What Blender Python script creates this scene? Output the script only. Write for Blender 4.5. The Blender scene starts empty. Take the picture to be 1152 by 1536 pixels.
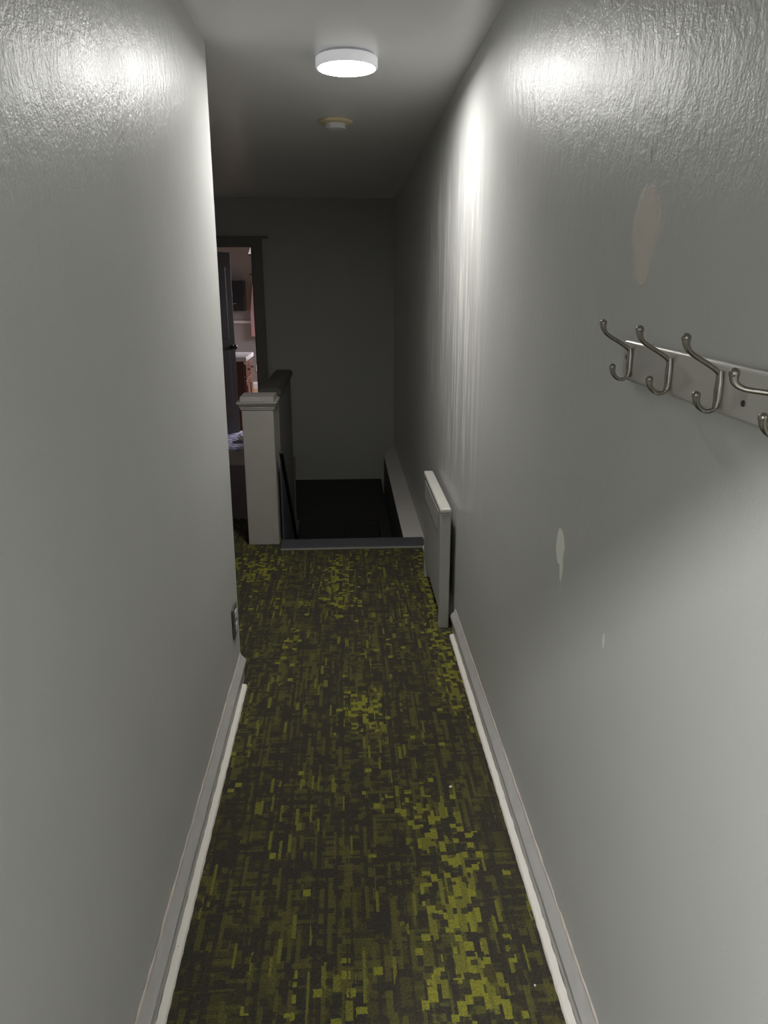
import bpy, bmesh, math, random
from mathutils import Vector, Matrix
random.seed(7)
S = bpy.context.scene
COL = S.collection

# ------------------------------------------------------------------ helpers
def bx(bm, x0, x1, y0, y1, z0, z1):
    v = [bm.verts.new((x, y, z)) for x in (x0, x1) for y in (y0, y1) for z in (z0, z1)]
    for f in ((0, 1, 3, 2), (4, 6, 7, 5), (0, 4, 5, 1), (2, 3, 7, 6), (0, 2, 6, 4), (1, 5, 7, 3)):
        bm.faces.new([v[i] for i in f])
    return v

def prism_z(bm, poly, z0, z1):
    a = [bm.verts.new((x, y, z0)) for x, y in poly]; b = [bm.verts.new((x, y, z1)) for x, y in poly]
    n = len(poly); bm.faces.new(a[::-1]); bm.faces.new(b)
    for i in range(n): bm.faces.new((a[i], a[(i+1) % n], b[(i+1) % n], b[i]))

def prism_y(bm, poly, y0, y1, jit=0.0, step=None):
    """profile (x,z) swept along y"""
    n = len(poly); k = 1 if not step else max(1, int((y1-y0)/step)); rings = []
    for s in range(k+1):
        y = y0+(y1-y0)*s/k
        rings.append([bm.verts.new((x+(random.uniform(-jit, jit) if jit else 0), y, z+(random.uniform(-jit, jit)*.6 if jit and z > .004 else 0))) for x, z in poly])
    for s in range(k):
        for i in range(n):
            bm.faces.new((rings[s][i], rings[s][(i+1) % n], rings[s+1][(i+1) % n], rings[s+1][i]))
    bm.faces.new(rings[0][::-1]); bm.faces.new(rings[-1])

def prism_x(bm, poly, x0, x1):
    a = [bm.verts.new((x0, y, z)) for y, z in poly]; b = [bm.verts.new((x1, y, z)) for y, z in poly]
    n = len(poly); bm.faces.new(a); bm.faces.new(b[::-1])
    for i in range(n): bm.faces.new((a[i], b[i], b[(i+1) % n], a[(i+1) % n]))

def lathe(bm, prof, c, axis='z', seg=48):
    """prof list of (r, h); rotates round axis through c"""
    rings = []
    for r, h in prof:
        ring = []
        for i in range(seg):
            a = 2*math.pi*i/seg; p = (r*math.cos(a), r*math.sin(a), h)
            if axis == 'x': p = (p[2], p[0], p[1])
            if axis == 'y': p = (p[0], p[2], p[1])
            ring.append(bm.verts.new((c[0]+p[0], c[1]+p[1], c[2]+p[2])))
        rings.append(ring)
    for a, b in zip(rings, rings[1:]):
        for i in range(seg): bm.faces.new((a[i], a[(i+1) % seg], b[(i+1) % seg], b[i]))
    bm.faces.new(rings[0][::-1]); bm.faces.new(rings[-1])

def crom(pts, n=8):
    out = []; P = [pts[0]]+list(pts)+[pts[-1]]
    for i in range(1, len(P)-2):
        a, b, c, d = [Vector(p) for p in P[i-1:i+3]]
        for k in range(n):
            t = k/n
            out.append(.5*((2*b)+(c-a)*t+(2*a-5*b+4*c-d)*t*t+(3*b-a-3*c+d)*t**3))
    out.append(Vector(P[-2])); return out

def tube(bm, pts, rad, seg=14, side=Vector((0, 1, 0)), flat=1.0):
    rings = []
    for i, p in enumerate(pts):
        t = (pts[min(i+1, len(pts)-1)]-pts[max(i-1, 0)]).normalized()
        u = side; w = t.cross(u).normalized(); r = rad(i/(len(pts)-1)) if callable(rad) else rad
        rings.append([bm.verts.new(p+u*math.cos(2*math.pi*k/seg)*r*flat+w*math.sin(2*math.pi*k/seg)*r) for k in range(seg)])
    for a, b in zip(rings, rings[1:]):
        for k in range(seg): bm.faces.new((a[k], a[(k+1) % seg], b[(k+1) % seg], b[k]))
    bm.faces.new(rings[0][::-1]); bm.faces.new(rings[-1])

def obj(name, bm, mat, parent=None, smooth=False, bevel=0, seg=2):
    bmesh.ops.recalc_face_normals(bm, faces=bm.faces)
    me = bpy.data.meshes.new(name); bm.to_mesh(me); bm.free()
    for m in (mat if isinstance(mat, list) else [mat]): me.materials.append(m)
    o = bpy.data.objects.new(name, me); COL.objects.link(o)
    if smooth:
        for p in me.polygons: p.use_smooth = True
        try: me.set_sharp_from_angle(angle=math.radians(38))
        except Exception: pass
    if bevel:
        md = o.modifiers.new('bevel', 'BEVEL'); md.width = bevel; md.segments = seg; md.limit_method = 'ANGLE'
        md.harden_normals = False
    if parent: o.parent = parent; o.matrix_parent_inverse = Matrix.Translation(-parent.location)
    return o

def struct(name, bm, mat, **k):
    o = obj(name, bm, mat, **k)
    if o.parent is None: o['kind'] = 'structure'
    return o

def thing(name, label, cat, loc=(0, 0, 0), group=None):
    o = bpy.data.objects.new(name, None); COL.objects.link(o); o.location = loc; o.empty_display_size = .05
    o['label'] = label; o['category'] = cat
    if group: o['group'] = group
    return o

def tag(o, label, cat, group=None, kind=None):
    o['label'] = label; o['category'] = cat
    if group: o['group'] = group
    if kind: o['kind'] = kind
    return o

def BM(): return bmesh.new()
def box(*a):
    bm = BM(); bx(bm, *a); return bm

# ------------------------------------------------------------------ materials
class N:
    def __init__(s, name):
        s.m = bpy.data.materials.new(name); s.m.use_nodes = True; s.t = s.m.node_tree; s.t.nodes.clear()
        s.out = s.n('ShaderNodeOutputMaterial'); s.b = s.n('ShaderNodeBsdfPrincipled')
        s.l(s.b.outputs[0], s.out.inputs[0]); s._pos = None
    def n(s, typ, **k):
        x = s.t.nodes.new(typ)
        for a, v in k.items(): setattr(x, a, v)
        return x
    def l(s, a, b): s.t.links.new(a, b)
    def put(s, sock, v):
        if isinstance(v, (int, float)): sock.default_value = v
        elif isinstance(v, tuple): sock.default_value = v if len(v) != 3 or len(sock.default_value) == 3 else (*v, 1)
        else: s.l(v, sock)
    def math(s, op, a, b=0.0, c=None, clamp=False):
        x = s.n('ShaderNodeMath', operation=op); x.use_clamp = clamp
        s.put(x.inputs[0], a); s.put(x.inputs[1], b)
        if c is not None: s.put(x.inputs[2], c)
        return x.outputs[0]
    def pos(s):
        if not s._pos: s._pos = s.n('ShaderNodeTexCoord').outputs['Object']
        return s._pos
    def xyz(s):
        x = s.n('ShaderNodeSeparateXYZ'); s.l(s.pos(), x.inputs[0]); return x.outputs
    def comb(s, x, y, z=0.0):
        c = s.n('ShaderNodeCombineXYZ'); s.put(c.inputs[0], x); s.put(c.inputs[1], y); s.put(c.inputs[2], z); return c.outputs[0]
    def noise(s, scale, detail=3, rough=.5, vec=None, stretch=None):
        v = vec or s.pos()
        if stretch:
            mp = s.n('ShaderNodeMapping'); mp.inputs['Scale'].default_value = stretch; s.l(v, mp.inputs[0]); v = mp.outputs[0]
        x = s.n('ShaderNodeTexNoise'); s.l(v, x.inputs['Vector']); x.inputs['Scale'].default_value = scale
        x.inputs['Detail'].default_value = detail; x.inputs['Roughness'].default_value = rough
        return x.outputs['Fac']
    def mix(s, f, a, b):
        x = s.n('ShaderNodeMix', data_type='RGBA'); s.put(x.inputs[0], f); s.put(x.inputs[6], a); s.put(x.inputs[7], b); return x.outputs[2]
    def ss(s, v, lo, hi):
        x = s.n('ShaderNodeMapRange', interpolation_type='SMOOTHSTEP'); s.put(x.inputs[0], v); x.inputs[1].default_value = lo; x.inputs[2].default_value = hi
        return x.outputs[0]
    def bump(s, h, strength, dist=.001):
        x = s.n('ShaderNodeBump'); s.l(h, x.inputs['Height']); x.inputs['Strength'].default_value = strength; x.inputs['Distance'].default_value = dist
        s.l(x.outputs[0], s.b.inputs['Normal'])
    def set(s, **k):
        for a, v in k.items(): s.put(s.b.inputs[a.replace('_', ' ')], v)
        return s.m

def simple(name, col, rough=.5, metal=0, nscale=30, namt=.12, bump=0.0, spec=.5):
    m = N(name); f = m.noise(nscale, 3)
    m.set(Base_Color=m.mix(f, tuple(c*(1-namt) for c in col), tuple(min(1, c*(1+namt)) for c in col)), Roughness=rough, Metallic=metal)
    m.b.inputs['Specular IOR Level'].default_value = spec
    if bump: m.bump(m.noise(nscale*6, 3), bump, .0006)
    return m.m

WALLC = (.575, .577, .556)
def wall_paint(name, col=WALLC, rough=.375, marks=False, bumps=1.0):
    m = N(name); X, Y, Z = m.xyz()
    big = m.noise(2.2, 3); c = m.mix(big, tuple(v*.95 for v in col), tuple(v*1.05 for v in col))
    r = m.math('ADD', m.math('MULTIPLY', m.noise(6, 4), .12), rough-.06)
    # painted-over roller / trowel relief
    h = m.math('ADD', m.math('MULTIPLY', m.noise(150, 2, .65), .62), m.math('MULTIPLY', m.noise(34, 2, .6, stretch=(1, 1, .6)), 1.2))
    h = m.math('ADD', h, m.math('MULTIPLY', m.noise(5, 2, .5, stretch=(1, 1, .4)), 1.6))
    if marks:
        wob = m.math('SUBTRACT', m.noise(22, 3), .5); wob2 = m.math('SUBTRACT', m.noise(60, 2), .5)
        def blob(y, z, ry, rz, p=1.0, amt=.5):
            dy = m.math('DIVIDE', m.math('ADD', m.math('SUBTRACT', Y, y), m.math('MULTIPLY', wob, ry*.9)), ry)
            dz = m.math('DIVIDE', m.math('SUBTRACT', Z, z), rz)
            d = m.math('ADD', m.math('POWER', m.math('ABSOLUTE', dy), 2.0), m.math('POWER', m.math('ABSOLUTE', dz), 2.0))
            d = m.math('ADD', d, m.math('MULTIPLY', wob2, amt))
            return d
        # old filler patch and chips, where the photo shows them (wall plane x=0.5)
        p1 = m.ss(blob(1.29, 1.672, .058, .066), 1.15, .75)
        p1b = m.ss(blob(1.288, 1.615, .032, .036), 1.15, .75)
        p1 = m.math('MAXIMUM', p1, p1b)
        c = m.mix(p1, c, (.665, .61, .55))
        r = m.math('ADD', r, m.math('MULTIPLY', p1, .25))
        p2 = m.ss(blob(1.640, .990, .031, .044, amt=.2), 1.08, .95)
        p2 = m.math('MAXIMUM', p2, m.ss(blob(1.622, .945, .014, .035, amt=.25), 1.08, .95))
        c = m.mix(p2, c, (.95, .94, .87))
        p3 = m.ss(blob(1.618, .903, .004, .03, amt=.3), 1.2, .7)
        c = m.mix(m.math('MULTIPLY', p3, .6), c, (.75, .74, .70))
        p4 = m.ss(blob(1.313, .909, .006, .016, amt=.3), 1.2, .7)
        c = m.mix(m.math('MULTIPLY', p4, .7), c, (.95, .95, .93))
        cr = m.ss(blob(1.295, 1.79, .004, .022, amt=.6), 1.2, .6)
        c = m.mix(m.math('MULTIPLY', cr, .6), c, (.16, .16, .15))
        # vertical spackle streaks by the end of the hall
        st = m.noise(9, 4, .65, stretch=(1, 3.2, .22))
        zone = m.math('MULTIPLY', m.ss(Y, 2.5, 3.3), m.ss(Y, 5.0, 4.2))
        zone = m.math('MULTIPLY', zone, m.math('MULTIPLY', m.ss(Z, .45, .8), m.ss(Z, 2.3, 1.9)))
        sm = m.math('MULTIPLY', m.ss(st, .50, .58), zone)
        c = m.mix(m.math('MULTIPLY', sm, .8), c, (.86, .84, .78))
        r = m.math('ADD', r, m.math('MULTIPLY', sm, .15))
        h = m.math('ADD', h, m.math('MULTIPLY', sm, 1.0)); h = m.math('ADD', h, m.math('MULTIPLY', m.math('ADD', p1, p1b), .4))
        h = m.math('SUBTRACT', h, m.math('MULTIPLY', p2, .8))
    h = m.math('MULTIPLY', h, m.math('ADD', .35, m.math('MULTIPLY', m.ss(Z, 1.15, 1.75), .65)))
    m.set(Base_Color=c, Roughness=r); m.b.inputs['Specular IOR Level'].default_value = .38; m.bump(h, bumps, .0016)
    return m.m

def carpet_mat(name):
    m = N(name); X, Y, Z = m.xyz()
    def wn(a, b=0.0):
        x = m.n('ShaderNodeTexWhiteNoise', noise_dimensions='2D'); m.l(m.comb(a, b), x.inputs['Vector']); return x.outputs['Value']
    def warp(c, f, a, seed):
        x = m.n('ShaderNodeTexNoise', noise_dimensions='1D'); m.put(x.inputs['W'], m.math('ADD', m.math('MULTIPLY', c, f), seed)); x.inputs['Detail'].default_value = 1
        return m.math('ADD', c, m.math('MULTIPLY', m.math('SUBTRACT', x.outputs[0], .5), a))
    fz = m.noise(230, 2, .6); fz2 = m.noise(190, 2, .6, stretch=(1, 1, 3)); U = m.math('ADD', warp(X, 17, .014, 3.1), m.math('MULTIPLY', m.math('SUBTRACT', fz, .5), .006)); V = m.math('ADD', warp(Y, 14, .016, 8.7), m.math('MULTIPLY', m.math('SUBTRACT', fz2, .5), .007))
    def cells(u, v, w, h, seed):
        c = m.math('FLOOR', m.math('ADD', m.math('DIVIDE', u, w*.88), seed*3.37))
        r = m.math('FLOOR', m.math('ADD', m.math('DIVIDE', v, h*.88), m.math('MULTIPLY', wn(c, seed*1.7+.5), 5.0)))
        return wn(m.math('ADD', c, seed*11.3), r)
    def gt(a, t): return m.math('GREATER_THAN', a, t)
    def lt(a, t): return m.math('LESS_THAN', a, t)
    def lay(c, mask, amt, col): return m.mix(m.math('MULTIPLY', mask, amt), c, col)
    dark, dol, ol, br, li, lm = (.052, .047, .038), (.078, .073, .034), (.116, .113, .038), (.098, .080, .042), (.235, .232, .040), (.175, .172, .040)
    low = m.noise(3.4, 2); green = m.ss(low, .38, .64)
    r1 = cells(U, V, .041, .043, 1); c = m.mix(gt(r1, .36), dark, dol)
    c = lay(c, gt(r1, m.math('SUBTRACT', .97, m.math('MULTIPLY', green, .34))), .85, ol); c = lay(c, gt(r1, .95), .8, br)
    rb = cells(V, U, .050, .066, 2); c = lay(c, gt(rb, .82), .6, dark); c = lay(c, lt(rb, .24), .55, dol)
    ra = cells(U, V, .021, .0215, 9); c = lay(c, lt(ra, .17), .75, dark); c = lay(c, gt(ra, m.math('SUBTRACT', .97, m.math('MULTIPLY', green, .15))), .7, ol)
    r2 = cells(V, U, .0125, .085, 3); c = lay(c, gt(r2, .87), .6, ol); c = lay(c, lt(r2, .16), .8, dark)
    r3 = cells(U, V, .0125, .13, 4); c = lay(c, lt(r3, .20), .85, dark); c = lay(c, gt(r3, .85), .75, ol)
    r6 = cells(U, V, .0105, 1.1, 10); c = lay(c, lt(r6, .13), .75, dark)
    r3b = cells(U, V, .0095, .085, 6); c = m.mix(gt(r3b, m.math('SUBTRACT', .992, m.math('MULTIPLY', green, .055))), c, lm)
    # lime blocks gather in drifts
    den = m.math('MULTIPLY', m.ss(m.noise(2.6, 2), .56, .80), .10)
    QX = m.math('MULTIPLY', m.math('FLOOR', m.math('DIVIDE', X, .03)), .03); QY = m.math('MULTIPLY', m.math('FLOOR', m.math('DIVIDE', Y, .03)), .03)
    for (x, y, rx, ry, a) in SPOTS:
        dx = m.math('DIVIDE', m.math('SUBTRACT', QX, x), rx); dy = m.math('DIVIDE', m.math('SUBTRACT', QY, y), ry)
        d = m.math('ADD', m.math('MULTIPLY', dx, dx), m.math('MULTIPLY', dy, dy))
        den = m.math('ADD', den, m.math('MULTIPLY', m.ss(d, 1.9, .2), a*.68))
    r4 = cells(U, V, .0235, .024, 5); c = m.mix(gt(r4, m.math('SUBTRACT', .99, den)), c, li)
    r5 = cells(U, V, .017, .060, 7); c = m.mix(gt(r5, m.math('SUBTRACT', .995, m.math('MULTIPLY', den, .55))), c, lm)
    c = lay(c, lt(cells(U, V, .021, .022, 8), .09), .9, dark)
    # yarn
    yarn = m.noise(300, 2, .7, stretch=(2.2, .6, 1)); yarn2 = m.noise(150, 2)
    k = m.math('MAXIMUM', .15, m.math('ADD', -.42, m.math('ADD', m.math('MULTIPLY', yarn, 1.9), m.math('MULTIPLY', yarn2, 1.0))))
    mul = m.n('ShaderNodeMix', data_type='RGBA', blend_type='MULTIPLY'); mul.inputs[0].default_value = 1
    m.l(c, mul.inputs[6]); cc = m.comb(k, k, k); m.l(cc, mul.inputs[7])
    m.set(Base_Color=mul.outputs[2], Roughness=.95); m.b.inputs['Specular IOR Level'].default_value = .08
    m.bump(m.math('ADD', yarn, m.math('MULTIPLY', r1, .3)), .6, .003)
    return m.m

# floor places where the lime blocks gather
SPOTS = [(.034, 2.55, .075, .14, .62), (.245, 1.88, .09, .12, .38), (.25, 1.66, .08, .14, .42), (.27, 1.49, .045, .16, .60), (.26, 1.31, .10, .09, .48), (-.085, 1.33, .09, .10, .25),
         (-.075, 3.85, .08, .40, .40), (.41, 3.0, .05, .45, .42), (.43, 3.9, .06, .45, .38), (-.56, 4.15, .16, .25, .35), (-.287, 3.05, .05, .30, .14), (.087, 2.02, .08, .08, .12)]

PAINT = wall_paint('wall_paint')
PAINT_R = wall_paint('wall_paint_marked', marks=True)
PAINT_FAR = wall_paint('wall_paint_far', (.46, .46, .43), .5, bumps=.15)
CEILM = simple('ceiling_paint', (.86, .86, .85), .30, nscale=3, namt=.012)
TRIMP = simple('trim_paint', (.47, .455, .435), .35, nscale=14, namt=.12, bump=.15)
RAW = N('raw_white_strip')
_f = RAW.ss(RAW.noise(38, 4, .7), .66, .74)
RAW.set(Base_Color=RAW.mix(_f, (.93, .89, .81), (.25, .20, .15)), Roughness=.75); RAW.bump(RAW.noise(90, 3), .5, .002); RAW = RAW.m
GREYPAINT = simple('grey_floor_paint', (.075, .075, .085), .55, nscale=18, namt=.2)
DARKTRIM = simple('dark_trim_paint', (.17, .165, .15), .5, nscale=10)
DARKWOOD = simple('dark_wood', (.035, .030, .026), .45, nscale=12, namt=.3)
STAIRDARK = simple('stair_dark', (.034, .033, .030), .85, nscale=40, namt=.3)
HALLWOOD = simple('hall_floor_dark', (.042, .036, .042), .45, nscale=6, namt=.25)
POSTP = simple('post_paint', (.42, .39, .36), .45, nscale=9, namt=.06, bump=.08)
CARPET = carpet_mat('carpet')
HEATP = simple('heater_enamel', (.52, .515, .49), .3, nscale=8, namt=.03)
HEATD = simple('heater_grille', (.36, .34, .315), .45, nscale=60, namt=.2)
BLACK = simple('black_gap', (.012, .012, .012), .6)
NICKEL = simple('brushed_nickel', (.34, .32, .285), .25, metal=1, nscale=60, namt=.06)
RAILM = simple('satin_rail', (.62, .605, .56), .30, metal=.5, nscale=25, namt=.04)
WHITEP = simple('white_plastic', (.80, .80, .80), .4, nscale=8, namt=.02)
YELLOWED = simple('yellowed_plastic', (.80, .68, .44), .5, nscale=20, namt=.15)
PLATED = simple('grey_outlet_plate', (.12, .12, .11), .4)
RECEPT = simple('white_receptacle', (.75, .74, .70), .35)
def emitter(name, col, st):
    m = N(name); m.set(Base_Color=(*col, 1), Roughness=.4); m.b.inputs['Emission Color'].default_value = (*col, 1); m.b.inputs['Emission Strength'].default_value = st; return m.m
LAMP_L = 157.0
BULB, FILL_R, FILL_L = 132, 7.5, 5.2  # bulb power, then the two added fill lights behind the camera
DIFF = emitter('lamp_diffuser', (1, .985, .96), LAMP_L)
HOUS = emitter('lamp_housing', (.82, .82, .86), .30)

# ------------------------------------------------------------------ setting
XL, XR, YE = -.46, .50, 2.84            # corridor wall faces, end of the left partition
ZC = 2.40; YB = 7.78                     # ceiling, far wall
YN = 4.44                                # edge of the stair opening
# floor
bm = BM()
bx(bm, XL-.2, XR, -3.2, YN, -.16, 0); bx(bm, -1.8, XL-.2, YE, 5.12, -.16, 0); bx(bm, XL-.2, -.53, YN, 5.12, -.16, 0); bx(bm, -.53, -.426, YN, 4.734, -.16, 0); bx(bm, -2.2, XL-.2, -3.2, -.12, -.16, 0); bx(bm, XR, 1.4, -3.2, -.12, -.16, 0)
struct('floor', bm, CARPET)
struct('floor_hall', box(-1.8, -.62, 5.12, 6.79, -.16, -.002), HALLWOOD)
TILE = simple('threshold_tile', (.30, .27, .22), .4, nscale=7, namt=.35)
struct('floor_tile', box(-1.8, -.62, 6.79, YB+.02, -.16, .001), TILE)
FARFL = N('far_room_wood'); _x = FARFL.noise(6, 4, .6, stretch=(8, .8, 1))
FARFL.set(Base_Color=FARFL.mix(_x, (.30, .175, .075), (.40, .25, .115)), Roughness=.35); FARFL = FARFL.m
struct('floor_far_room', box(-2.6, .75, YB+.02, 12.35, -.16, 0), FARFL)
# ceiling
bm = BM(); bx(bm, -2.7, 1.5, -3.3, 12.4, ZC, ZC+.12)
struct('ceiling', bm, CEILM)
# right wall (one plane, corridor and stairwell), behind-camera room walls
struct('wall_right', box(XR, XR+.14, -.12, YB, -2.6, ZC), PAINT_R)
# left partition: leans very slightly outward at the top as the photo shows
bm = BM(); v = bx(bm, XL-.14, XL, -.12, YE, -.02, ZC)
for q in v:
    if q.co.z > 1: q.co.x -= .012; q.co.y += (.16 if q.co.y > 1 else 0)
struct('wall_left', bm, PAINT)
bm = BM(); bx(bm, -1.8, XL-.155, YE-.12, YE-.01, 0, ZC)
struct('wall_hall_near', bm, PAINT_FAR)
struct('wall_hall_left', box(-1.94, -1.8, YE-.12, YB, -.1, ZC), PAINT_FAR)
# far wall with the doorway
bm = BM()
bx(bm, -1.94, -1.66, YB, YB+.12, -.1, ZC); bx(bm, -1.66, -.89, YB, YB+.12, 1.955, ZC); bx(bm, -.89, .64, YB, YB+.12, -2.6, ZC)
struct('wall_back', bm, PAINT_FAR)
# far room
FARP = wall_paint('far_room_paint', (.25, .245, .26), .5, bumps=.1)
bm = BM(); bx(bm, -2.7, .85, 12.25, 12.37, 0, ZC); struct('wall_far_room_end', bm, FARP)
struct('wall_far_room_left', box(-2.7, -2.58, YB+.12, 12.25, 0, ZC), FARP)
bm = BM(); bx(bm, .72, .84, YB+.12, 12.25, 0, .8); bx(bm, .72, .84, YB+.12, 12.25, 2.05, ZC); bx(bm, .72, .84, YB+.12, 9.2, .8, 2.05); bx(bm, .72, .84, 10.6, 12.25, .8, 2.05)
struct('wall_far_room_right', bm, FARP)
struct('trim_chair_rail', box(-2.58, .72, 12.225, 12.25, 1.03, 1.07), simple('chair_rail', (.55, .52, .53), .4))
bm = BM(); prism_x(bm, [(12.25, 0), (12.225, 0), (12.225, .085), (12.235, .105), (12.25, .11)], -2.58, .72)
struct('baseboard_far_room', bm, simple('far_white', (.82, .8, .78), .35))
# door casing
bm = BM()
bx(bm, -.893, -.795, YB-.022, YB, 0, 1.955); bx(bm, -1.76, -1.657, YB-.022, YB, 0, 1.955)
bx(bm, -1.76, -.795, YB-.024, YB, 1.95, 2.045); bx(bm, -1.78, -.73, YB-.034, YB, 2.03, 2.052)
bx(bm, -.905, -.893, YB-.01, YB+.12, 0, 1.95); bx(bm, -1.66, -1.648, YB-.01, YB+.12, 0, 1.95)
struct('trim_door_casing', bm, DARKTRIM, bevel=.004)
# room behind the camera, through whose doorway its lamp reaches the hall
bm = BM()
bx(bm, -2.2, XL-.14, -.24, -.12, 0, ZC); bx(bm, XR+.14, 1.4, -.24, -.12, 0, ZC); bx(bm, XL-.14, XR+.14, -.12, -.02, 2.045, ZC)
bx(bm, -1.42, -1.3, -3.2, -.12, 0, ZC); bx(bm, 1.3, 1.42, -3.2, -.12, 0, ZC); bx(bm, -2.3, 1.5, -3.32, -3.2, 0, ZC)
struct('wall_near_room', bm, PAINT)

# baseboards: shaded face, small bead, sloping top; raw shoe strip along the carpet edge
def base_profile(w, s):
    return [(w, 0), (w-s*.013, 0), (w-s*.013, .066), (w-s*.023, .074), (w-s*.024, .088), (w-s*.017, .096), (w-s*.006, .108), (w, .114)]
bm = BM(); prism_y(bm, base_profile(XR, 1), -.1, 3.22, .0008, .06); prism_y(bm, base_profile(XR, 1), 4.06, 4.42, .0008, .06)
struct('baseboard_right', bm, TRIMP)
bm = BM(); prism_y(bm, base_profile(XL, -1), -.1, 2.835, .0008, .06)
struct('baseboard_left', bm, TRIMP)
CAULK = simple('old_caulk', (.62, .56, .50), .7, nscale=30, namt=.15)
bm = BM(); prism_y(bm, [(XR, .1145), (XR-.0045, .1125), (XR-.003, .119), (XR, .122)], -.1, 3.22, .0011, .03); struct('trim_caulk_right', bm, CAULK)
bm = BM(); prism_y(bm, [(XL, .1145), (XL+.0045, .1125), (XL+.003, .119), (XL, .122)], -.1, 2.83, .0011, .03); struct('trim_caulk_left', bm, CAULK)
def strip(w, s): return [(w-s*.013, 0), (w-s*.033, 0), (w-s*.033, .007), (w-s*.030, .012), (w-s*.014, .016)]
bm = BM(); prism_y(bm, strip(XR, 1), -.1, 3.17, .0009, .018); struct('trim_shoe_right', bm, RAW)
bm = BM(); prism_y(bm, strip(XR, 1), 4.06, 4.43, .0009, .018); struct('trim_shoe_right_far', bm, RAW)
bm = BM(); prism_y(bm, strip(XL, -1), -.1, 2.76, .0009, .018); struct('trim_shoe_left', bm, RAW)

# ------------------------------------------------------------------ stairwell
# painted nosing board and pale edging at the carpet edge
struct('trim_stair_nosing', box(-.425, XR-.012, YN+.004, YN+.165, -.16, .012), GREYPAINT, bevel=.004)
bm = BM(); prism_y(bm, [(-.425, 0), (XR-.02, 0), (XR-.02, .006), (-.425, .006)], YN-.014, YN+.003); struct('trim_carpet_edge', bm, simple('edge_metal', (.42, .40, .36), .4, metal=.4))
# ledge along the right wall, its far corner cut off
bm = BM(); prism_z(bm, [(.362, YN+.166), (.362, 7.14), (.499, YB-.001), (.499, YN+.166)], -2.6, -.004)
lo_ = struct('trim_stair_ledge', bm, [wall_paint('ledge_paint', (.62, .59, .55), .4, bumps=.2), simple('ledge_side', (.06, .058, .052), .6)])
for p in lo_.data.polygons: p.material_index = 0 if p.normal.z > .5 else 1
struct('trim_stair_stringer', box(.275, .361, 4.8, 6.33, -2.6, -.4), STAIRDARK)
# knee wall between hall and stairs, with the stairwell wall below it
bm = BM(); bx(bm, -.535, -.425, 4.735, 5.82, -2.6, .925)
struct('wall_knee', bm, DARKTRIM)
bm = BM(); prism_x(bm, [(5.82, -.5), (5.90, -.1), (5.945, .05), (5.955, .26), (5.82, .27)], -.54, -.42)
struct('trim_knee_end', bm, DARKTRIM)
struct('trim_stair_wall_cap', box(-.47, -.425, 5.82, 6.34, -2.6, -.4), simple('stair_cap', (.10, .10, .09), .5))
struct('wall_hall_floor_edge', box(-.64, -.625, 5.83, YB-.001, -2.6, -.003), DARKTRIM)
# landing and the flight that comes down from it towards the viewer
st = thing('staircase', 'dark staircase dropping from a low landing beyond the grey nosing board', 'staircase', (-.05, 6.34, -.4))
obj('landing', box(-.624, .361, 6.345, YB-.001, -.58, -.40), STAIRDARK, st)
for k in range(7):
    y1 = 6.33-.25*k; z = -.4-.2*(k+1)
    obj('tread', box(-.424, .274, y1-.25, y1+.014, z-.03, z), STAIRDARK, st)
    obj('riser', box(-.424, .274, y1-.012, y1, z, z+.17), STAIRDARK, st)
# stepped skirt board on the knee wall and dark rail above it
bm = BM(); poly = [(4.62, -.9)]; n = 9
for k in range(n):
    y = 5.50-(5.50-4.66)*k/n; z = -.36+(.50+.36)*k/n
    poly += [(y, z), (y, z+.86/n)]
poly = [(4.62, -1.0), (5.50, -1.0)]+poly[1:]+[(4.62, .50)]
prism_x(bm, poly, -.4245, -.4165)
struct('trim_stair_skirt', bm, GREYPAINT)
hr = thing('stair_handrail', 'slim black handrail sloping down the stair side of the knee wall', 'handrail', (-.40, 5.0, .15))
bm = BM(); d = [Vector((-.408, 4.56, .60)), Vector((-.408, 5.0, .205)), Vector((-.408, 5.6, -.335)), Vector((-.408, 5.80, -.52))]
tube(bm, d, .013, 12, Vector((1, 0, 0))); obj('rail', bm, BLACK, hr, smooth=True)

# newel post with moulded cap
np_ = thing('newel_post', 'square boxed newel post painted greige with moulded cap beside the stair opening', 'post', (-.537, 4.635, 0))
PX0, PX1, PY0, PY1 = -.634, -.442, 4.54, 4.735
bm = BM(); v = bx(bm, PX0, PX1, PY0, PY1, 0, .865)
obj('shaft', bm, POSTP, np_, bevel=.004)
bm = BM()
def sq(e, z0, z1): bx(bm, PX0-e, PX1+e, PY0-e, PY1+e, z0, z1)
sq(.006, .866, .876); sq(.010, .877, .884)
a = [(PX0-.010, PY0-.010), (PX1+.010, PY0-.010), (PX1+.010, PY1+.010), (PX0-.010, PY1+.010)]
b = [(PX0-.026, PY0-.026), (PX1+.026, PY0-.026), (PX1+.026, PY1+.026), (PX0-.026, PY1+.026)]
lo = [bm.verts.new((x, y, .884)) for x, y in a]; hi = [bm.verts.new((x, y, .906)) for x, y in b]
bm.faces.new(lo[::-1]); bm.faces.new(hi)
for i in range(4): bm.faces.new((lo[i], lo[(i+1) % 4], hi[(i+1) % 4], hi[i]))
sq(.026, .907, .915)
obj('cap_moulding', bm, POSTP, np_, bevel=.0015)
bm = BM(); bx(bm, PX0-.006, PX1+.006, PY0-.006, PY1+.006, .915, .945); obj('cap_block', bm, POSTP, np_, bevel=.003)
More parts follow.
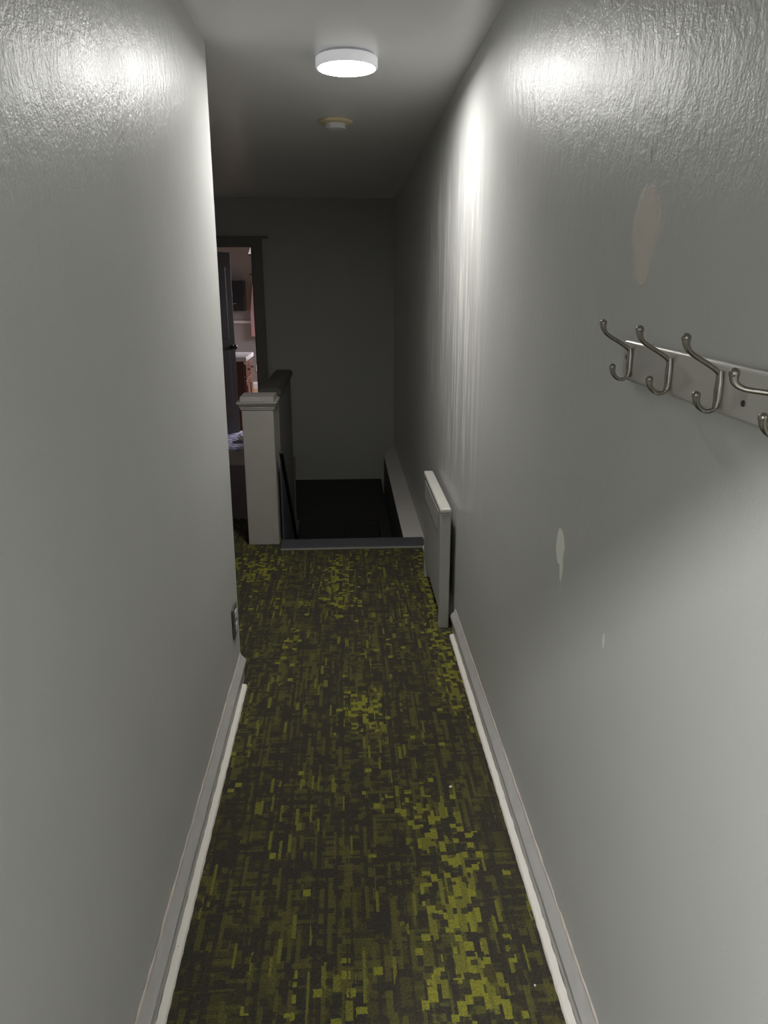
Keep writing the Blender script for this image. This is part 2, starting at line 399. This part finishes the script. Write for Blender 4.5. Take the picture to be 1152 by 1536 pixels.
# rail that caps the knee wall
bm = BM(); prism_y(bm, [(-.548, .926), (-.412, .926), (-.408, .938), (-.412, .955), (-.428, .968), (-.532, .968), (-.548, .955), (-.552, .938)], PY1+.008, 5.86)
o = obj('cap_rail', bm, simple('rail_paint', (.055, .053, .045), .45), smooth=True)
tag(o, 'dark rounded cap rail running along the knee wall behind the newel post', 'rail')

# ------------------------------------------------------------------ far room
dr = thing('door_1', 'dark grey panelled door standing open into the far room', 'door', (-1.64, 7.86, 0))
dr['kind'] = 'structure'; dr.rotation_euler = (0, 0, math.radians(52.5))
def local(name, bm, mat, par, **k):
    o = obj(name, bm, mat, None, **k); o.parent = par; return o
DOORP = simple('door_paint', (.07, .066, .072), .45, nscale=8)
bm = BM(); bx(bm, 0, .70, -.018, .018, .014, 1.93)
local('leaf', bm, DOORP, dr, bevel=.003)
for z0, z1 in ((.22, .92), (1.05, 1.78)):
    for x0, x1 in ((.09, .32), (.38, .61)):
        bm = BM(); bx(bm, x0, x1, -.026, -.019, z0, z1); local('panel', bm, DOORP, dr, bevel=.006)
bm = BM(); lathe(bm, [(.024, 0), (.024, -.006), (.010, -.010), (.010, -.032), (.026, -.040), (.028, -.052), (.018, -.062), (.004, -.064)], (.655, -.019, .955), 'y', 24)
local('knob', bm, DARKWOOD, dr, smooth=True)

# bath mat and the white bundle on it
MAT = N('blue_mat'); X, Y, Z = MAT.xyz(); w = MAT.n('ShaderNodeTexWave', wave_type='BANDS', bands_direction='Y'); MAT.l(MAT.pos(), w.inputs[0]); w.inputs['Scale'].default_value = 3.2; w.inputs['Distortion'].default_value = 9; w.inputs['Detail'].default_value = 1.5; w.inputs['Detail Scale'].default_value = 3.0
MAT.set(Base_Color=MAT.mix(MAT.ss(w.outputs[0], .45, .6), (.10, .10, .24), (.55, .55, .64)), Roughness=.95); MAT.bump(MAT.noise(200), .5, .004); MAT = MAT.m
bm = BM(); bx(bm, -1.42, -.90, 7.42, 8.48, .002, .010); o = obj('bath_mat', bm, MAT, bevel=.003)
tag(o, 'blue and white patterned mat across the far doorway', 'mat')
bm = BM(); bmesh.ops.create_icosphere(bm, subdivisions=4, radius=1)
for q in bm.verts:
    n_ = q.co.copy(); k = 1+.14*math.sin(5*n_.x+3*n_.y)*math.cos(6*n_.z+2*n_.x)
    q.co = Vector((-1.085+.075*n_.x*k, 7.90+.10*n_.y*k, max(.011, .040+.035*n_.z*k)))
o = obj('towel', bm, simple('white_towel', (.75, .70, .68), .95, nscale=40, namt=.1, bump=.5), smooth=True)
tag(o, 'small crumpled white cloth lying on the blue mat', 'cloth')

# vanity cabinet, drawers facing right
WOOD = N('red_wood'); _x = WOOD.noise(7, 4, .6, stretch=(6, 6, .6)); WOOD.set(Base_Color=WOOD.mix(_x, (.085, .032, .018), (.15, .062, .036)), Roughness=.28); WOOD = WOOD.m
STONE = simple('white_top', (.78, .75, .76), .2, nscale=9, namt=.06)
vn = thing('vanity_cabinet', 'reddish wood vanity cabinet with white top in the far room', 'cabinet', (-1.40, 8.95, 0))
VX = -1.145; VY0, VY1 = 8.60, 9.26
obj('body', box(-1.66, VX, VY0, VY1, .0, .775), WOOD, vn, bevel=.004)
bm = BM(); bx(bm, -1.68, VX+.035, VY0-.025, VY1+.02, .776, .825); obj('countertop', bm, STONE, vn, bevel=.008)
for ya, yb in ((VY0+.03, VY0+.32), (VY0+.34, VY1-.03)):
    dw = obj('drawer', box(VX+.001, VX+.018, ya, yb, .60, .745), WOOD, vn, bevel=.006)
    bm = BM(); lathe(bm, [(.006, 0), (.006, .012), (.015, .018), (.012, .028), (.003, .030)], (VX+.019, (ya+yb)/2, .672), 'x', 16); o = obj('knob', bm, DARKWOOD, None, smooth=True); o.parent = dw; o.matrix_parent_inverse = Matrix.Translation(-vn.location)@Matrix.Identity(4); o.matrix_parent_inverse = Matrix.Identity(4)
    o2 = obj('door', box(VX+.001, VX+.016, ya, yb, .06, .56), WOOD, vn, bevel=.006)
    bm = BM(); bx(bm, VX+.017, VX+.026, ya+.05, yb-.05, .12, .50); o = obj('panel', bm, WOOD, None, bevel=.008); o.parent = o2
obj('moulding', box(VX+.001, VX+.026, VY0+.005, VY1-.005, .57, .592), WOOD, vn, bevel=.005)

# black box on the end wall
cb = thing('wall_cabinet', 'boxy black cabinet hung on the end wall of the far room', 'cabinet', (-1.64, 12.1, 1.22))
obj('body', box(-1.80, -1.535, 12.05, 12.249, 1.22, 1.675), simple('black_lacquer', (.010, .010, .011), .3), cb, bevel=.008)
obj('door', box(-1.795, -1.54, 12.035, 12.049, 1.262, 1.67), simple('black_door', (.012, .012, .013), .25), cb, bevel=.004)
obj('handle', box(-1.765, -1.66, 12.022, 12.034, 1.33, 1.342), simple('grey_handle', (.12, .11, .11), .4), cb)
bm = BM(); lathe(bm, [(.012, 0), (.012, -.008), (.004, -.010)], (-1.75, 12.034, 1.515), 'y', 14); obj('knob', bm, simple('grey_knob', (.2, .2, .2), .3), cb)
# pink curtain on the end wall
CURT = N('pink_curtain'); CURT.set(Base_Color=(.80, .58, .72, 1), Roughness=.9); CURT.b.inputs['Subsurface Weight'].default_value = 0; CURT = CURT.m
bm = BM(); A = []
for j in range(19):
    t = j/18; z = 1.75-.92*t; row = []
    for i in range(61):
        u = i/60; x = -1.405-.07*min(1, t*1.6)+u*(.62+.05*t); y = 12.19+.022*math.sin(u*44+.6*math.sin(3*t))*(0.5+.5*t)
        row.append(bm.verts.new((x, y, z)))
    A.append(row)
for j in range(18):
    for i in range(60): bm.faces.new((A[j][i], A[j][i+1], A[j+1][i+1], A[j+1][i]))
cu = thing('curtain', 'pink curtain hanging in folds just right of the black wall cabinet', 'curtain', (-1.1, 12.19, .83))
o = obj('cloth', bm, CURT, cu, smooth=True); md = o.modifiers.new('thick', 'SOLIDIFY'); md.thickness = .003
bm = BM(); tube(bm, [Vector((-1.46, 12.19, 1.765)), Vector((-.74, 12.19, 1.765))], .009, 12, Vector((0, 1, 0))); obj('rod', bm, DARKWOOD, cu, smooth=True)
for x in (-1.44, -.76): obj('bracket', box(x-.006, x+.006, 12.19, 12.249, 1.758, 1.772), DARKWOOD, cu)
# lamp with a white shade hanging from the far-room ceiling
lp = thing('pendant_lamp', 'white shaded pendant lamp at the far room ceiling, seen past the door casing', 'lamp', (-1.12, 10.6, 2.4))
bm = BM(); lathe(bm, [(.168, 1.995-.0), (.165, 1.998), (.115, 2.125), (.112, 2.125)], (-1.105, 10.6, 0), 'z', 40)
obj('lamp_shade', bm, emitter('shade_glass', (.85, .83, .83), .35), lp, smooth=True)
bm = BM(); lathe(bm, [(.170, 1.982), (.173, 1.982), (.173, 1.996), (.169, 1.996)], (-1.105, 10.6, 0), 'z', 40); obj('rim', bm, BLACK, lp, smooth=True)
bm = BM(); lathe(bm, [(.008, 2.126), (.008, 2.385), (.05, 2.386), (.05, 2.399)], (-1.105, 10.6, 0), 'z', 20); obj('stem', bm, DARKWOOD, lp, smooth=True)
# white plate low on the end wall
op = thing('outlet_plate', 'small white outlet plate low on the end wall of the far room', 'outlet', (-1.40, 12.245, .33))
obj('plate', box(-1.437, -1.367, 12.242, 12.2495, .275, .39), WHITEP, op, bevel=.002)
for z in (.312, .353): obj('receptacle', box(-1.417, -1.387, 12.238, 12.2418, z-.013, z+.013), RECEPT, op, bevel=.002)

# ------------------------------------------------------------------ things in the corridor
# ceiling light
cl = thing('ceiling_light', 'round white flush ceiling light, switched on, above the corridor', 'ceiling light', (.024, 3.13, ZC))
LC = (.024, 3.13, 0)
bm = BM(); lathe(bm, [(.103, ZC-.0005), (.103, ZC-.010)], LC, seg=64); obj('mounting_plate', bm, simple('lamp_plate', (.55, .55, .60), .5), cl, smooth=True)
bm = BM(); lathe(bm, [(.104, ZC-.0105), (.113, ZC-.0105), (.1155, ZC-.014), (.1155, ZC-.042), (.113, ZC-.046), (.1065, ZC-.046), (.1062, ZC-.040), (.104, ZC-.040)], LC, seg=72)
obj('housing', bm, HOUS, cl, smooth=True)
bm = BM(); lathe(bm, [(.1055, ZC-.0385), (.1055, ZC-.041), (.09, ZC-.0415), (.03, ZC-.0415)], LC, seg=72); obj('diffuser', bm, DIFF, cl, smooth=True)
# smoke detector
sd = thing('smoke_detector', 'small round smoke detector with yellowed ring on the ceiling past the light', 'smoke detector', (-.03, 4.27, ZC))
SC = (-.03, 4.27, 0)
bm = BM(); lathe(bm, [(.086, ZC-.0005), (.089, ZC-.004), (.088, ZC-.012), (.078, ZC-.016), (.056, ZC-.017)], SC); obj('ring', bm, YELLOWED, sd, smooth=True)
bm = BM(); lathe(bm, [(.056, ZC-.0175), (.054, ZC-.034), (.048, ZC-.040), (.02, ZC-.042), (.004, ZC-.0422)], SC); obj('cover', bm, WHITEP, sd, smooth=True)

# panel heater on the right wall
ht = thing('panel_heater', 'slim cream electric panel heater standing along the right wall', 'heater', (.45, 3.63, 0))
bm = BM(); bx(bm, .428, .474, 3.29, 3.985, .085, .58); obj('body', bm, HEATP, ht, bevel=.007, seg=3)
bm = BM(); bx(bm, .423, .476, 3.258, 4.0, .5805, .604); obj('top_cover', bm, simple('heater_top', (.74, .72, .66), .3, nscale=8, namt=.03), ht, bevel=.009, seg=4)
obj('end_cap', box(.426, .475, 3.262, 3.2895, 0, .58), HEATP, ht, bevel=.005)
obj('foot', box(.428, .462, 3.93, 3.975, 0, .0845), HEATP, ht, bevel=.003)
bm = BM(); bx(bm, .4255, .4275, 3.33, 3.94, .455, .565)
for k in range(9):
    z = .465+k*.0115
    bx(bm, .4235, .4254, 3.34, 3.93, z, z+.006)
obj('grille', bm, HEATD, ht)
for y in (3.45, 3.82): obj('wall_bracket', box(.4745, .4995, y-.02, y+.02, .3, .5), BLACK, ht)

# coat rack with double hooks
HY = [1.272, 1.110, .953, .790]
cr = thing('hook_rail', 'satin coat hook rail with double metal hooks on the right wall', 'coat rack', (.49, 1.03, 1.455))
bm = BM(); v = bx(bm, .4885, .4995, .715, 1.312, 1.4225, 1.4895)
for q in v:
    if q.co.y < 1: q.co.z -= .008
obj('board', bm, RAILM, cr, bevel=.0045, seg=3)
def ball(bm, c, r):
    for q in bmesh.ops.create_uvsphere(bm, u_segments=18, v_segments=12, radius=r)['verts']: q.co += c
def hook_mesh(y, bent=False):
    f = .4875; bm = BM()
    def P(o, z): return Vector((f-o, y, z-(.008*(1.3-y)/.6)))
    zt, zb = 1.477, 1.432
    up = crom([P(.003, zt-.002), P(.010, zt+.004), P(.024, zt+.013), P(.038, zt+.021), P(.047, zt+.028), P(.0515, zt+.036), P(.0525, zt+.044)], 6)
    if bent: up = crom([P(.003, zt-.002), P(.012, zt-.004)+Vector((0, .004, 0)), P(.028, zt-.003)+Vector((0, .014, 0)), P(.044, zt-.0005)+Vector((0, .024, 0)), P(.052, zt+.006)+Vector((0, .030, 0)), P(.0535, zt+.016)+Vector((0, .031, 0))], 6)
    tube(bm, up, lambda t: .0034+(.0026*max(0, (t-.62)/.38)**1.2)  , 14)
    ball(bm, up[-1], .0062)
    st_ = crom([P(.003, zt+.002), P(.002, zt-.010), P(.002, (zt+zb)/2), P(.002, zb+.008), P(.004, zb-.002)], 6)
    tube(bm, st_, lambda t: .0036+.0016*math.sin(math.pi*t), 14, flat=1.35)
    dn = crom([P(.003, zb), P(.008, zb-.0045), P(.016, zb-.0055), P(.024, zb-.001), P(.0295, zb+.007), P(.031, zb+.016)], 6)
    tube(bm, dn, lambda t: .0032+(.0023*max(0, (t-.55)/.45)**1.2)  , 14)
    ball(bm, dn[-1], .0056)
    return bm
for y in HY:
    o = obj('hook', hook_mesh(y, y == HY[-1]), NICKEL, cr, smooth=True)
    if y == HY[-1]: o['label'] = 'bent hook whose upper arm sticks straight out'
for y, z in ((1.293, 1.462), (.893, 1.441)):
    bm = BM(); lathe(bm, [(.0042, 0), (.0040, -.0012), (.001, -.0016)], (.4882, y, z), 'x', 14); obj('screw', bm, simple('dark_screw', (.10, .09, .08), .4, metal=.8), cr)

# wall outlet on the left wall
wo = thing('wall_outlet', 'grey wall outlet with two white sockets low on the left wall end', 'outlet', (XL, 2.74, .31))
obj('plate', box(XL+.0005, XL+.0065, 2.695, 2.785, .248, .372), PLATED, wo, bevel=.002)
for z in (.285, .338): obj('receptacle', box(XL+.007, XL+.0105, 2.722, 2.760, z-.017, z+.017), RECEPT, wo, bevel=.004)

# crumbs on the carpet
def crumb(x, y, r, label):
    bm = BM(); bmesh.ops.create_icosphere(bm, subdivisions=2, radius=r)
    for q in bm.verts: q.co = Vector((x+q.co.x*random.uniform(.7, 1.3), y+q.co.y*random.uniform(.8, 1.5), r*.6+q.co.z*.6))
    tag(obj('paper_crumb', bm, WHITEP), label, 'crumb')
crumb(.3215, 2.075, .0042, 'white paper crumb on the carpet in mid corridor near the right baseboard')
crumb(.421, 1.34, .0026, 'tiny white crumb on the carpet closest to the viewer')

# ------------------------------------------------------------------ lights
def light(name, typ, loc, energy, col=(1, 1, 1), rot=None, **k):
    d = bpy.data.lights.new(name, typ); d.energy = energy; d.color = col
    for a, v in k.items(): setattr(d, a, v)
    o = bpy.data.objects.new(name, d); COL.objects.link(o); o.location = loc
    if rot: o.rotation_euler = rot
    return o
def aim(a, b): return (Vector(b)-Vector(a)).to_track_quat('-Z', 'Y').to_euler()
light('near_room_lamp', 'POINT', (-.62, -.52, 2.34), BULB, (.985, .985, 1), shadow_soft_size=.032)
light('near_room_fill', 'AREA', (1.02, -1.35, 1.35), FILL_R, (.95, .98, 1), aim((1.02, -1.35, 1.35), (-.46, 1.4, 1.45)), shape='RECTANGLE', size=.9, size_y=1.5)  # added unseen fill to brighten the near left wall, not a window
light('near_room_fill', 'AREA', (-.98, -1.35, 1.35), FILL_L, (.95, .98, 1), aim((-.98, -1.35, 1.35), (.5, 1.4, 1.6)), shape='RECTANGLE', size=.9, size_y=1.5)  # its counterpart, added fill for the near right wall
light('far_room_window', 'AREA', (.70, 11.0, 1.55), 120, (.97, .925, 1), aim((.70, 11.0, 1.55), (-1.3, 10.3, .35)), shape='RECTANGLE', size=1.3, size_y=1.0, spread=math.radians(95))
W = bpy.data.worlds.new('world'); S.world = W; W.use_nodes = True
W.node_tree.nodes['Background'].inputs[0].default_value = (.5, .52, .55, 1); W.node_tree.nodes['Background'].inputs[1].default_value = .05

# ------------------------------------------------------------------ camera
def setup_camera():
    f = 1118.0; vp = (516.0, 430.0); roll = math.radians(1.0)
    v = Vector((vp[0]-576, vp[1]-768, f)).normalized()
    d0 = Vector((math.sin(roll), math.cos(roll), 0)); d = (d0-v*d0.dot(v)).normalized(); x = d.cross(v)
    R = Matrix((x, v, -d)).transposed()          # camera (x right, y down, z forward) from world
    right, down, fwd = R[0], R[1], R[2]
    M = Matrix((right, -down, -fwd)).transposed().to_4x4(); M.translation = (0, 0, 1.58)
    c = bpy.data.cameras.new('camera'); c.sensor_fit = 'VERTICAL'; c.sensor_height = 36; c.sensor_width = 27; c.lens = f/1536*36; c.clip_start = .02
    o = bpy.data.objects.new('camera', c); COL.objects.link(o); o.matrix_world = M; S.camera = o
setup_camera()
S.view_settings.view_transform = 'Standard'; S.view_settings.look = 'None'; S.view_settings.exposure = 0; S.view_settings.gamma = 1; S.view_settings.use_curve_mapping = False
S.cycles.use_denoising = True; S.cycles.max_bounces = 10; S.cycles.diffuse_bounces = 6; S.cycles.sample_clamp_indirect = 6
